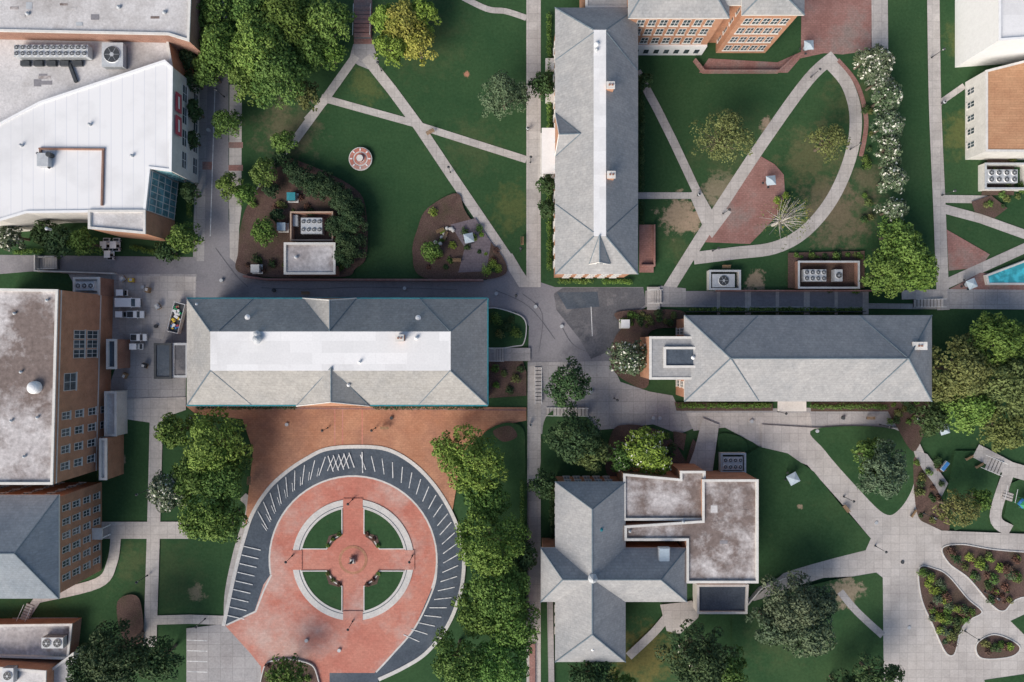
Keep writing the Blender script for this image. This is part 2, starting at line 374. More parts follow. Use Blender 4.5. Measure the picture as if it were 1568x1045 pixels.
for i in range(5): ST('painted_line',[(503+i*8,698-i*1.2),(511+i*8,722-i*1.6)],1.4,'paint'); 
for i in range(4): ST('painted_line',[(512+i*8,698-i*1.2),(502+i*8,721-i*1.4)],1.0,'paint')
ST('painted_line',[(555,692),(556,724)],1.6,'paint')
# lower right paving then islands
G('footpath',[(1245,655),(1395,655),(1412,690),(1440,770),(1415,800),(1440,812),(1640,820),(1640,1110),(1352,1110),(1345,880),(1260,884),(1200,902),(1160,922),(1150,918),(1200,876),(1240,864),(1325,838),(1330,822),(1285,768),(1235,712),(1165,686),(1165,650)],'concrete')
G('lawn',[(1245,657),(1368,657),(1400,700),(1396,745),(1375,780),(1352,786),(1310,745),(1262,690)],'grass',True)
G('lawn',[(1162,684),(1205,694),(1245,722),(1285,772),(1332,824),(1324,842),(1280,853),(1225,868),(1162,890),(1100,890),(1100,720)],'grass')
G('footpath',[(1400,690),(1418,695),(1450,740),(1440,760),(1415,735)],'concrete_grey')
G('flower_bed',[(1398,700),(1412,720),(1436,755),(1452,810),(1420,802),(1404,790),(1398,750)],'mulch',True)
G('lawn',[(1460,690),(1500,690),(1530,720),(1520,760),(1498,800),(1460,812),(1445,770)],'grass')
G('lawn',[(1545,740),(1640,700),(1640,830),(1560,812),(1535,790)],'grass')
ST('footpath',[(1492,690),(1545,718),(1640,745)],22,'concrete'); ST('footpath',[(1545,715),(1522,790),(1545,812)],18,'concrete',True)
G('flower_bed',[(1405,868),(1432,870),(1452,882),(1480,915),(1502,936),(1480,950),(1468,968),(1460,1000),(1445,998),(1425,955),(1408,915)],'mulch',True,True)
G('flower_bed',[(1440,838),(1470,832),(1520,840),(1640,855),(1640,905),(1560,915),(1535,935),(1515,925),(1480,885),(1450,862)],'mulch',True,True)
G('flower_bed',[(1492,985),(1515,970),(1540,975),(1560,990),(1545,1005),(1500,1007)],'mulch',True,True)
G('lawn',[(1545,950),(1640,905),(1640,985),(1580,985)],'grass'); G('lawn',[(1505,1040),(1640,1020),(1640,1110),(1520,1110)],'grass')
G('lawn',[(1270,888),(1340,876),(1350,884),(1352,1110),(1120,1110),(1120,930),(1200,905)],'grass')
ST('footpath',[(1285,905),(1310,935),(1350,972)],11,'concrete_grey',True)
ST('footpath',[(962,1004),(1000,968),(1030,935),(1060,925)],13,'concrete',True)
G('footpath',[(1010,925),(1075,918),(1068,945),(1040,970),(1020,965)],'concrete')
ST('footpath',[(845,1100),(842,920)],9,'concrete_grey'); ST('brick_path',[(815,1100),(815,985)],9,'brick_old')
# garden beds
G('planting_bed',[(374,330),(395,292),(430,246),(470,252),(545,290),(562,330),(562,392),(545,412),(520,425),(376,421),(366,385)],'mulch',True)
G('planting_bed',[(640,350),(655,320),(700,297),(716,330),(774,402),(755,427),(650,426),(632,388)],'mulch',True)
G('patio',[(690,345),(728,335),(752,372),(745,416),(702,418),(712,380)],'patio')
G('lawn',[(744,474),(790,480),(806,495),(803,525),(790,531),(744,531)],'grass',True,kerb=True)
G('planting_bed',[(744,552),(800,552),(806,570),(806,606),(744,610)],'mulch')
ST('footpath',[(744,543),(812,543)],20,'concrete_grey'); 
G('planting_bed',[(945,478),(1042,476),(1040,500),(992,512),(992,590),(960,585),(935,560),(940,520),(952,500)],'mulch',True)
G('footpath',[(990,440),(1010,440),(1010,475),(990,475)],'concrete')
G('planting_bed',[(1032,616),(1182,618),(1182,629),(1035,629)],'mulch'); G('planting_bed',[(1240,616),(1365,616),(1365,630),(1240,630)],'mulch')
G('lawn',[(835,640),(868,622),(905,645),(925,690),(930,740),(835,740),(830,690)],'grass',True)
G('planting_bed',[(935,665),(960,650),(1010,660),(1040,690),(1045,728),(935,732)],'mulch',True)
G('planting_bed',[(1030,660),(1050,664),(1046,690),(1032,680)],'mulch'); G('planting_bed',[(1060,672),(1078,690),(1078,715),(1048,712)],'mulch')
G('footpath',[(1075,640),(1100,650),(1090,722),(1050,722),(1062,690)],'concrete')
G('planting_bed',[(1100,665),(1135,670),(1142,690),(1105,700)],'grass',True)
G('planting_bed',[(736,672),(770,648),(800,655),(804,690),(800,730),(760,720)],'grass',True)
G('planting_bed',[(755,660),(780,652),(792,668),(770,676)],'mulch',True)
G('planting_bed',[(1205,388),(1322,385),(1322,442),(1205,442)],'mulch')
G('planting_bed',[(1485,310),(1515,300),(1540,320),(1520,335),(1490,325)],'mulch')
G('planting_bed',[(405,1020),(430,1008),(462,1010),(485,1025),(486,1080),(405,1080)],'mulch',True,kerb=True)
G('planting_bed',[(182,920),(215,915),(220,985),(190,975)],'mulch',True)
G('planting_bed',[(1510,240),(1550,238),(1550,300),(1500,300)],'mulch')
G('planting_bed',[(1355,610),(1420,612),(1400,690),(1372,655)],'mulch',True)
G('brick_court',[(978,345),(1000,345),(1000,418),(978,418)],'brick_old')
for u,v in ((340,430),(420,445),(620,442),(820,470),(870,560),(760,450),(905,600),(1010,640),(1150,645),(1290,640),(1340,800),(1380,860),(1390,960),(1250,660),(320,200),(340,280),(470,980),(520,995),(600,640),(440,650),(220,440),(240,500),(1000,640),(860,500)):
    x,y,_=W(u,v); b=MB(); b.cyl((x,y),.38,.38,0,ZC[0]+.012,'metal' if (u%3) else 'dkmetal',14); b.build('manhole_cover')
# ---------------------------------------------------------------- buildings
def wins(b,a,c,n,zs,w=1.1,h=1.7,m=1.2,trim='stone'):
    a=Vector(a);c=Vector(c);d=c-a;L=d.length;d.normalize();nr=Vector((d.y,-d.x)); rot=math.atan2(d.y,d.x)
    for i in range(n):
        p=a+d*(m+(L-2*m)*(i+.5)/n)
        for z in zs:
            for (pr,ww,hh,k) in ((.06,w+.22,h+.22,trim),(.09,w,h,'glass')):
                q=p+nr*(pr/2-.1); b.box((q.x,q.y,z+h/2),(ww,pr+.2,hh),k,rot)
            q=p+nr*.02
            b.box((q.x,q.y,z+h/2),(w,.22,.07),'white',rot); b.box((q.x,q.y,z+h/2),(.07,.24,h),'white',rot)
            q=p+nr*.08; b.box((q.x,q.y,z-.22),(w+.5,.3,.14),trim,rot)
def flat(par,px,z,wall='brick',roof='flat_grey',para=.5,cop='stone',name='block',z0=0):
    p=PW(px,z); b=MB(); n=len(p)
    b.add([(x,y,z0) for x,y in p]+[(x,y,z-.25) for x,y in p],[(i,(i+1)%n,n+(i+1)%n,n+i) for i in range(n)],wall)
    b.build(name+'_walls',par)
    b=MB(); b.ringp(offs(p,.08),offs(p,-.4),z-.25,z,cop,z-para); b.build(name+'_parapet',par)
    b=MB(); pi=offs(p,-.39); b.add([(x,y,z-para+.02) for x,y in pi],[tuple(range(n))],roof); b.build(name+'_roof',par)
    return p
def hip(par,e,ze,t,zt,roof='slate',top=None,wall='brick',over=.6,name='main',z0=0,trim='stone',caps=True,capr=.14):
    E=[W(*q,ze) for q in rect(*e)]; T=[W(*q,zt) for q in rect(*t)]
    ep=[(x,y) for x,y,_ in E]; wp=offs(ep,-over)
    b=MB(); n=4
    b.prism(wp,z0,ze-.35,wall); b.build(name+'_walls',par)
    b=MB(); b.prism(offs(ep,-.02),ze-.4,ze-.02,trim,bot=True); b.build(name+'_eaves',par)
    b=MB()
    for i in range(4):
        j=(i+1)%4; vs=[E[i],E[j],T[j],T[i]]
        if (Vector(T[i])-Vector(T[j])).length<.05: vs=vs[:3]
        b.add(vs,[tuple(range(len(vs)))],roof)
    if abs(t[0]-t[2])>.5 and abs(t[1]-t[3])>.5: b.add(T,[(0,1,2,3)],top or roof)
    b.build(name+'_roof',par)
    if caps:
        b=MB()
        for i in range(4): b.tube(E[i],T[i],capr,capr,'cap',5)
        if not(abs(t[0]-t[2])>.5 and abs(t[1]-t[3])>.5): b.tube(T[0],T[2],capr,capr,'cap',5)
        b.build(name+'_ridge_caps',par)
    return wp
def gable(par,base,apex,front,ze,za,zf,roof='slate',name='gable',wall='brick'):
    A=W(*base[0],ze);B=W(*base[1],ze);F=W(*front,zf);P=W(*apex,za); up=.12
    A,B,F,P=[(x,y,z+up) for x,y,z in (A,B,F,P)]
    b=MB(); b.add([A,F,P],[(0,1,2)],roof); b.add([B,P,F],[(0,1,2)],roof); b.add([A,B,F],[(0,1,2)],wall); b.build(name,par)
    b=MB(); b.tube(F,P,.12,.12,'cap',5); b.tube(A,P,.1,.1,'cap',5); b.tube(B,P,.1,.1,'cap',5); b.tube(A,F,.12,.12,'stone',5); b.tube(B,F,.12,.12,'stone',5); b.build(name+'_trim',par)
def seams(par,L):
    b=MB()
    for (p,q) in L: b.tube(W(*p),W(*q),.11,.11,'cap',5)
    b.build('roof_seams',par)
def chimney(par,u,v,z,s=(1.3,1.1),h=2.2,k='brick'):
    x,y,_=W(u,v,z+h); b=MB(); b.box((x,y,z+h/2-1.2),(s[0],s[1],h+2.4),k); b.box((x,y,z+h+.08),(s[0]+.25,s[1]+.25,.2),'stone')
    b.box((x-.25,y,z+h+.3),(.3,.3,.3),'brickdk'); b.box((x+.3,y,z+h+.3),(.3,.3,.3),'brickdk'); b.build('chimney',par)
def vent(par,u,v,z,r=.5,k='white',h=.7):
    x,y,_=W(u,v,z+h); b=MB(); b.cyl((x,y),r*.7,r*.7,z-.9,z+h*.6,k,10); b.cyl((x,y),r,r*.25,z+h*.6,z+h,k,12); b.build('roof_vent',par)
def skylight(par,u,v,z,a,c,k='glass'):
    x,y,_=W(u,v,z+.4); b=MB(); b.box((x,y,z+.1),(a+.3,c+.3,.9),'metal'); b.box((x,y,z+.58),(a,c,.12),k); b.build('skylight',par)
def hvac(u,v,w,d,nx,ny,z=0,h=1.6,par=None,name='air_conditioning_unit',rot=0):
    x,y,_=W(u,v,z+h); b=MB(); W_,D_=w*S,d*S
    b.box((0,0,.15),(W_*.96,D_*.96,.3),'dkmetal'); b.box((0,0,.3+(h-.3)/2),(W_,D_,h-.3),'metal')
    for i in range(nx):
        for j in range(ny):
            fx=(-.5+(i+.5)/nx)*W_; fy=(-.5+(j+.5)/ny)*D_; r=min(W_/nx,D_/ny)*.40
            b.cyl((fx,fy),r,r*.95,h,h+.18,'white',16,'dkmetal'); b.cyl((fx,fy),r*.25,r*.25,h+.18,h+.24,'metal',8)
            for q in range(3):
                b.box((fx,fy,h+.2),(r*1.7,.05,.02),'metal',q*math.pi/3)
    for s_ in (-1,1):
        for q in range(4): b.box((0,s_*D_/2,.5+q*.28),(W_*.9,.06,.08),'dkmetal')
    return b.build(name,par,(x,y,z),rot)
def patches(par,px,z,n,k='flat_grey'):
    us=[a for a,_ in px];vs=[c for _,c in px]; b=MB()
    for i in range(n):
        u=random.uniform(min(us),max(us));v=random.uniform(min(vs),max(vs)); x,y,_=W(u,v,z)
        b.box((x,y,z+.015+.004*i),(random.uniform(.6,2.5),random.uniform(.4,1.6),.02),random.choice([k,'metal','asphalt','flat_stain']))
    b.build('roof_patches',par)
# A arts centre (top left)
A=empty('arts_center_building')
flat(A,[(-90,-60),(294,-60),(289,63),(257,53),(-90,46)],13,'brickdk','flat_grey',name='north_block')
flat(A,[(-90,48),(256,56),(264,104),(100,165),(-90,235)],9.8,'brick','flat_grey',name='service_block')
p=flat(A,[(-90,225),(0,188),(60,156),(252,92),(264,103),(262,262),(229,258),(222,324),(40,326),(0,338),(-90,345)],11.2,'stone','seam',.25,'white','main')
b=MB()
def edge_world(px0,px1,z): return W(*px0,z)[:2],W(*px1,z)[:2]
def wallwin(b,p0,p1,z,n,zs,**k):
    a,c=edge_world(p0,p1,z); wins(b,a,c,n,zs,**k)
wallwin(b,(262,262),(264,103),11.2,4,[1,5.6],w=3.2,h=1.5)
a,c=edge_world((222,324),(229,258),11.2); a=Vector(a);c=Vector(c);d=(c-a);L=d.length;d.normalize();nr=Vector((d.y,-d.x)); q=(a+c)/2+nr*.02
rt=math.atan2(d.y,d.x); b.box((q.x,q.y,5.4),(L*.92,.3,10.2),'teal_glass',rt)
for i in range(7):
    q=a+d*(L*.04+L*.92*i/6)+nr*.2; b.box((q.x,q.y,5.4),(.12,.14,10.2),'stone',rt)
for i in range(5):
    q=(a+c)/2+nr*.205; b.box((q.x,q.y,.6+i*2.45),(L*.93,.12,.14),'stone',rt)
a,c=edge_world((229,258),(262,262),11.2); a=Vector(a);c=Vector(c);q=(a+c)/2; d=(c-a); rt=math.atan2(d.y,d.x); nr=Vector((d.y,-d.x)).normalized(); q+=nr*.03
b.box((q.x,q.y,5.4),(d.length*.8,.3,9.4),'teal_glass',rt)
b.build('windows',A)
b=MB()
x,y,_=W(263,168,11.2); 
for i in range(2): b.box((x+.4,y+2-i*4.6,9.3),(.12,3.8,2.2),'red'); b.box((x+.47,y+2-i*4.6,9.3),(.05,2.4,.6),'white')
b.build('banner',A)
flat(A,[(135,322),(222,322),(222,358),(135,350)],11.4,'brick','flat_grey',name='south_block')
b=MB()
for (p0,p1) in (((60,228),(160,229)),((158,229),(156,315)),((62,228),(62,245))):
    b.tube(W(*p0,11.2),W(*p1,11.2),.25,.25,'brickdk',6)
b.build('roof_pipe',A)
for u,v in ((200,238),(135,190),(70,350),(30,222)): vent(A,u,v,11.2,.35,'metal',.5)
b=MB(); x,y,_=W(66,245,12); b.box((x,y,11.6),(2.2,2.6,1.2),'metal'); b.cyl((x+1.2,y+1),.5,.5,11.2,12.4,'dkmetal',10); b.tube((x-1.5,y+1.5,11.6),(x+1,y-1.5,11.6),.25,.25,'dkmetal'); b.build('roof_ventilation_unit',A)
o=hvac(78,78,104,17,12,2,9.4,1.8,A,'cooling_array'); hvac(172,84,30,34,1,1,9.4,1.5,A,'air_handler'); 
b=MB()
for i in range(5): x,y,_=W(40+i*20,98,9.6); b.box((x,y,9.7),(1.8,1.0,.6),'dkmetal')
b.build('roof_ducts',A)
b=MB()
x0,y0,_=W(112,112,9.5); b.box((x0,y0,9.6),(.6,4,.5),'dkmetal',.35); b.build('roof_duct',A)
for u,v in ((250,18),(40,20),(180,10)): vent(A,u,v,12.6,.4,'metal',.5)
patches(A,[(10,5),(250,40)],12.52,9); patches(A,[(10,110),(90,140)],9.32,5)
# J lecture hall (left middle)
J=empty('brick_lecture_hall')
flat(J,[(-90,441),(88,444),(80,742),(-90,742)],17.2,'brick','flat_stain',.5,'stone','main')
b=MB()
a,c=edge_world((80,742),(88,444),17.2); a=Vector(a);c=Vector(c)
wins(b,a,a.lerp(c,.42),4,[1.2,5.2,9.2,13.0],w=1.3,h=2.0,m=1.2); wins(b,a.lerp(c,.62),a.lerp(c,.82),3,[5.2,9.2],w=1.5,h=3.0,m=.8); wins(b,a.lerp(c,.44),a.lerp(c,.6),1,[11.5],w=3.2,h=3.2,m=.5); b.build('windows',J)
b=MB()
for zz in (4.3,16.2):
    b.tube((a.x+.03,a.y,zz),(c.x+.03,c.y,zz),.13,.13,'stone',4)
b.build('string_courses',J)
x,y,_=W(50,594,17.6); b=MB(); b.cyl((x,y),1.2,1.2,16.7,17.3,'white',20)
for i in range(4): b.cyl((x,y),1.2*math.cos(i*.35),1.2*math.cos((i+1)*.35),17.3+.9*math.sin(i*.35),17.3+.9*math.sin((i+1)*.35),'white',20)
b.build('roof_dome',J)
for u,v in ((30,570),(20,480),(55,640),(35,700),(70,460),(15,645)): vent(J,u,v,16.8,.3,'metal',.5)
flat(J,[(160,600),(178,600),(178,668),(160,668)],4,'stone','flat_grey',name='entrance')
flat(J,[(152,672),(163,672),(163,735),(152,735)],6,'brick','flat_grey',name='stair_tower')
flat(J,[(112,425),(152,425),(152,452),(112,452)],5,'brickdk','flat_grey',name='service_wing')
hvac(130,438,28,14,3,1,4.6,1.3,J,'rooftop_unit')
flat(J,[(163,520),(178,520),(178,565),(163,565)],5,'brickdk','asphalt_dark',name='loading_bay')
# J2
J2=empty('brick_dormitory')
wp=hip(J2,(-160,758,90,917),14.2,(-120,848,22,848),18.9,'slate_blue')
b=MB(); wins(b,wp[1],wp[2],6,[1.2,4.4,7.6,10.6],w=1.1,h=1.7)
wins(b,wp[2],wp[3],6,[1.2,4.4,7.6,10.6]); b.build('windows',J2)
b=MB(); x,y,_=W(150,815,2); b.box((x,y,3.2),(3.4,2.4,.3),'stone'); 
for s_ in (-1,1): b.cyl((x+1.4,y+s_),.15,.13,0,3.1,'white')
b.build('portico',J2)
# lower left
K=empty('flat_roofed_annex')
flat(K,[(-60,1018),(70,1028),(68,1110),(-60,1110)],6,'brick','flat_grey'); flat(K,[(-60,958),(110,956),(104,1010),(-60,1005)],3.2,'brickdk','flat_stain',name='wing')
hvac(80,985,32,16,2,1,2.8,1.6,K,'rooftop_unit'); hvac(12,1035,16,22,1,1,5.6,1.4,K,'rooftop_unit')
flat(K,[(72,1030),(112,1000),(112,1110),(72,1110)],4,'stone','flat_grey',name='link')
# I library hall
I=empty('slate_roof_hall')
wp=hip(I,(286,457,747,621),10.5,(322,508,690,568),16.4,'slate_tan','white_roof')
b=MB(); 
for i,n in ((0,18),(1,6),(2,18),(3,6)): wins(b,wp[i],wp[(i+1)%4],n,[1.2,4.6,7.6])
b.build('windows',I)
gable(I,((464,457),(546,457)),(505,507),(505,460),10.5,16.3,15,'slate_tan','north_gable')
gable(I,((454,622),(566,622)),(507,563),(507,616),10.5,16.6,15.6,'slate_tan','south_gable')
seams(I,[((388,458,10.6),(335,507,16.4)),((643,458,10.6),(688,507,16.4)),((385,620,10.6),(323,568,16.4)),((641,620,10.6),(689,568,16.4))])
b=MB()
for (u0,v0,u1,v1) in ((286,457,747,457),(286,621,454,621),(566,621,747,621)): b.tube(W(u0,v0,10.5),W(u1,v1,10.5),.16,.16,'teal',6)
b.tube(W(747,457,10.5),W(747,621,10.5),.16,.16,'teal',6); b.build('gutters',I)
chimney(I,612,518,16.2); vent(I,392,520,16.4,.9,'metal',1.2); vent(I,378,486,13.9,.55); vent(I,640,487,13.9,.55); vent(I,533,590,14.2,.35); vent(I,637,518,16.4,.4)
vent(I,392,512,16.4,.7,'metal',.9); vent(I,300,466,11.3,.3); vent(I,550,555,16.4,.3)
# D central hall
D=empty('long_slate_roof_hall')
wp=hip(D,(850,12,977,420),13.2,(909,46,928,362),19,'slate','white_roof')
b=MB()
for i,n in ((0,5),(1,17),(3,17)): wins(b,wp[i],wp[(i+1)%4],n,[1.2,4.4,7.6,10.4])
b.build('windows',D)
seams(D,[((851,313,13.3),(909,356,19)),((976,313,13.3),(929,356,19)),((976,108,13.3),(929,50,19)),((851,92,13.3),(909,50,19))])
gable(D,((850,240),(850,174)),(889,205),(856,206),13.2,17.1,16.8,'slate','west_gable')
gable(D,((902,405),(934,405)),(918,360),(918,402),15,19.1,17.6,'slate','dormer_gable','white')
b=MB(); x,y,_=W(918,404,15.6); b.box((x,y,15.9),(1.2,.15,.9),'glass'); b.build('dormer_window',D)
chimney(D,935,131,17.6); chimney(D,936,268,17.6)
vent(D,914,66,19,.45); vent(D,914,75,19,.35,'metal')
b=MB()
x,y,_=W(842,232,4); b.box((x,y,4.2),(3.4,9.5,.4),'white'); 
for i in range(4): b.cyl((x-1.3,y-4.2+i*2.8),.22,.18,0,4,'white',10)
b.box((x,y,.3),(3.6,9.8,.6),'stone')
for v in (95,145,275): 
    x,y,_=W(843,v,2); b.box((x,y,.5),(2,2.4,1.0),'stone')
b.build('portico',D)
flat(D,[(897,-60),(972,-60),(972,12),(897,12)],12,'brick','slate',name='north_link',para=.2)
# E top right hall
E=empty('brick_academic_hall')
wp=hip(E,(962,-110,1117,28),16.6,(1000,-35,1080,-35),20.5,'slate')
b=MB(); wins(b,wp[0],wp[1],7,[5.2,9.0,12.6],w=1.3,h=2.1); b.build('windows',E)
wp2=hip(E,(1136,-110,1232,23),17.6,(1184,-60,1184,-25),22,'slate',name='wing')
b=MB(); wins(b,wp2[0],wp2[1],5,[1.6,5.4,9.2,13],w=1.2,h=2,m=.8); wins(b,wp2[3],wp2[0],6,[1.6,5.4,9.2,13],w=1.2,h=2); b.build('wing_windows',E)
hip(E,(1105,-110,1150,8),16.9,(1127,-60,1127,-30),19,'slate',name='link')
b=MB(); a=wp[0];c=wp[1]; xm=(a[0]+c[0])/2; b.box((xm,a[1]-.12,2.1),(c[0]-a[0]+.2,.5,4.2),'white'); 
for i in range(8): b.box((a[0]+1.5+i*(c[0]-a[0]-3)/7,a[1]-.4,1.9),(1.0,.12,1.6),'glass')
b.build('ground_floor_arcade',E)
# R right edge
R=empty('white_walled_hall')
flat(R,[(1530,-60),(1700,-60),(1700,50),(1530,62)],12.7,'white','white_roof',.5,'white')
R2=empty('brick_hall_with_tile_roof')
flat(R2,[(1510,108),(1700,60),(1700,233),(1510,232)],6.2,'stone','orange_roof',.15,'stone')
b=MB(); wallwin(b,(1510,108),(1510,232),6.2,5,[.9],w=1.1,h=1.9); b.build('windows',R2)
# O bottom hall
O=empty('cross_plan_hall')
w1=hip(O,(850,738,958,1014),8.6,(907,780,907,972),14,'slate',name='north_south_wing')
w2=hip(O,(828,839,1052,922),8.63,(862,888,1012,888),13.9,'slate',name='east_west_wing')
b=MB(); wins(b,w1[0],w1[1],5,[1.2,4.6]); wins(b,w1[3],w1[0],14,[1.2,4.6]); wins(b,w1[2],w1[3],5,[1.2,4.6]); wins(b,w2[3],w2[0],3,[1.2,4.6]); b.build('windows',O)
x,y,_=W(908,887,14.4); b=MB(); b.cyl((x,y),.9,.85,13,14.2,'white',8); b.cyl((x,y),.95,.12,14.2,15,'metal',8); b.cyl((x,y),.08,.04,15,16,'metal',6); b.build('cupola',O)
flat(O,[(955,726),(1042,734),(1042,722),(1080,722),(1080,797),(955,797)],8.8,'brick','flat_stain',name='flat_wing')
flat(O,[(1076,735),(1161,735),(1161,893),(1052,893),(1052,828),(957,828),(957,806),(1076,798)],9.4,'brick','flat_stain',name='east_flat_wing',cop='stone')
skylight(O,1017,850,10.3,1.9,2.6,'canvas'); vent(O,906,812,12.6,.5); vent(O,908,996,10.6,.35); vent(O,921,812,12.2,.4,'teal'); vent(O,965,815,9,.3,'metal'); vent(O,1047,800,9,.3,'metal'); vent(O,905,770,11.8,.4)
patches(O,[(1085,745),(1150,885)],8.92,6)
flat(O,[(1068,896),(1146,896),(1144,940),(1068,940)],3.6,'stone','asphalt_dark',name='entrance_pavilion')
# P right mid hall
P=empty('slate_roof_dormitory')
wp=hip(P,(1048,483,1427,615),9.3,(1119,549,1391,549),15.4,'slate')
b=MB()
for i,n in ((0,15),(2,15),(3,5)): wins(b,wp[i],wp[(i+1)%4],n,[1.2,4.2,6.9])
b.build('windows',P)
seams(P,[((1160,484,9.4),(1107,538,14.5)),((1162,614,9.4),(1120,550,15.4)),((1316,484,9.4),(1388,547,15.4)),((1320,614,9.4),(1389,551,15.4))])
flat(P,[(995,516),(1107,516),(1107,581),(995,581)],10.3,'brick','slate',.15,name='entrance_block')
flat(P,[(1017,532),(1103,532),(1103,563),(1017,563)],10.8,'stone','asphalt_dark',.3,'stone','roof_well',z0=10)
vent(P,1062,548,10.6,.4); chimney(P,1408,530,11,(2.6,1.3),2.6); b=MB(); x,y,_=W(1212,622,1); b.box((x,y,1.2),(6,2.2,.3),'stone'); 
for i in range(2): b.cyl((x-2.4+i*4.8,y-.8),.2,.2,0,1.1,'stone')
b.build('porch',P)
# C utility building
C=empty('utility_building')
flat(C,[(435,372),(513,372),(513,420),(435,420)],4,'brickdk','flat_stain',.4,'stone')
vent(C,452,394,3.7,.35)
C2=empty('equipment_enclosure')
p=PW([(444,324),(510,324),(510,369),(444,369)],2.5); b=MB(); b.ringp(p,offs(p,-.3),0,2.5,'brickdk'); b.build('enclosure_wall',C2)
hvac(477,346,32,24,4,2,0.3,2,C2,'chiller'); b=MB(); x,y,_=W(455,340); b.box((x,y,.8),(1.2,2.4,1.6),'metal'); b.build('control_cabinet',C2)
hvac(1108,430,34,20,1,1,.3,1.5); hvac(1248,422,34,18,4,2,.3,1.8); hvac(1284,422,12,18,1,1,.3,1.8); hvac(1122,710,30,20,4,2,.3,1.6); hvac(1535,270,46,20,4,2,.3,1.8)
def ring_wall(name,px,h,k='brickdk',t=.3):
    p=PW(px,h); b=MB(); b.ringp(p,offs(p,-t),0,h,k); b.ringp(offs(p,.05),offs(p,-t-.05),h,h+.1,'metal',h-.01); return b.build(name)
ring_wall('enclosure_wall',rect(1086,414,1134,444),1.8,'stone'); ring_wall('enclosure_wall',rect(1222,400,1316,442),2); ring_wall('enclosure_wall',rect(1104,694,1142,724),1.6,'stone'); ring_wall('enclosure_wall',rect(1508,250,1575,290),2,'stone')
def wall(name,pts,w,h,k): ST(name,pts,w,k,False,None,h)
wall('garden_wall',[(376,424),(410,429),(740,430)],3,.9,'brick_old')
wall('garden_wall',[(1000,346),(1000,408),(980,408)],2.5,1.0,'brick_old'); wall('garden_wall',[(1062,94),(1076,112),(1190,112),(1215,88)],2.5,.8,'brick_old')
wall('retaining_wall',[(1095,446),(1350,446)],2,.8,'brick_old'); wall('retaining_wall',[(60,392),(60,416),(180,420)],2,.9,'stone')
wall('retaining_wall',[(1140,926),(1162,900),(1200,882)],2,.6,'stone'); wall('fence',[(808,740),(808,975)],1.5,1.1,'dkmetal'); wall('fence',[(1050,478),(1320,478)],1,1.1,'dkmetal')
SH=empty('loading_shed'); flat(SH,[(236,526),(262,526),(262,580),(236,580)],4,'dkmetal','asphalt_dark',.2,'dkmetal'); flat(SH,[(264,526),(287,526),(287,578),(264,578)],3.6,'metal','asphalt_patch',.2,'metal',name='bay')
def steps(u0,v0,u1,v1,n,w,k='concrete'):
    b=MB(); 
    x0,y0,_=W(u0,v0);x1,y1,_=W(u1,v1); d=Vector((x1-x0,y1-y0)); L=d.length; rt=math.atan2(d.y,d.x)
    for i in range(n):
        c=(x0+d.x*(i+.5)/n,y0+d.y*(i+.5)/n); hh=.3+.1*i; b.box((c[0],c[1],hh/2),(L/n*.8,w*S,hh),k,rt)
        b.box((c[0],c[1],hh*.4),(L/n*1.02,w*S*.98,hh*.8),'asphalt_patch',rt)
    for s_ in (-1,1):
        nn=Vector((-d.y,d.x)).normalized()*w*S/2*s_
        b.tube((x0+nn.x,y0+nn.y,1.1),(x1+nn.x,y1+nn.y,1.1+.1*n),.05,.05,'white',5)
    b.build('steps')
steps(836,630,900,630,12,12); steps(824,562,824,618,10,10); steps(748,543,772,543,6,20); steps(990,455,1012,455,6,20); steps(62,404,92,404,7,18); steps(1398,465,1440,465,9,12); steps(556,10,556,60,7,26,'brick_old'); steps(1500,705,1530,718,7,20); steps(1545,745,1538,765,5,16); steps(48,925,40,948,6,12)
# ---------------------------------------------------------------- props
def umbrella(u,v,s=18,k='canvas',rot=.3):
    h=2.5; x,y,_=W(u,v,h); b=MB(); r=s*S/2*1.25
    b.cyl((0,0),.04,.04,0,2.6,'metal',6); b.cyl((0,0),.35,.3,0,.1,'dkmetal',10)
    vs=[(r*math.cos(math.pi/4+i*math.pi/2),r*math.sin(math.pi/4+i*math.pi/2),2.2) for i in range(4)]+[(0,0,2.75)]
    b.add(vs,[(i,(i+1)%4,4) for i in range(4)],k)
    b.cyl((0,0),.55,.55,.7,.76,'metal',14)
    for i in range(4):
        a=i*math.pi/2; b.box((1.0*math.cos(a),1.0*math.sin(a),.43),(.42,.42,.05),'dkmetal',a); b.box((1.22*math.cos(a),1.22*math.sin(a),.65),(.05,.42,.45),'dkmetal',a)
        for dx in (-.18,.18): b.tube((1.0*math.cos(a)+dx,1.0*math.sin(a)+dx,0),(1.0*math.cos(a)+dx,1.0*math.sin(a)+dx,.43),.02,.02,'dkmetal',4)
    b.build('patio_umbrella_table',None,(x,y,ZC[0]),rot)
for u,v,r in ((718,365,.2),(1180,277,.1),(1238,70,.05),(1487,435,.4),(1445,658,.3)): umbrella(u,v,16,'canvas',r)
umbrella(1214,733,18,'canvas',.5)
def bench(u,v,rot):
    x,y,_=W(u,v); b=MB()
    for i in range(4): b.box((0,-.2+i*.14,.45),(1.8,.11,.04),'wood')
    for i in range(3): b.box((0,.32+i*.02,.6+i*.14),(1.8,.04,.1),'wood')
    for s_ in (-.75,.75): b.box((s_,0,.22),(.07,.5,.44),'dkmetal'); b.box((s_,.33,.65),(.07,.06,.5),'dkmetal')
    b.build('park_bench',None,(x,y,ZC[0]),rot)
for u,v,r in ((675,355,.4),(683,362,1.2),(700,400,0),(800,370,1.57),(1110,410,0),(660,205,.5),(1330,640,0),(1292,778,-.9),(470,450,0),(1480,700,.5),(1495,712,.5),(385,735,1.5),(590,655,0),(1395,785,1)): bench(u,v,r)
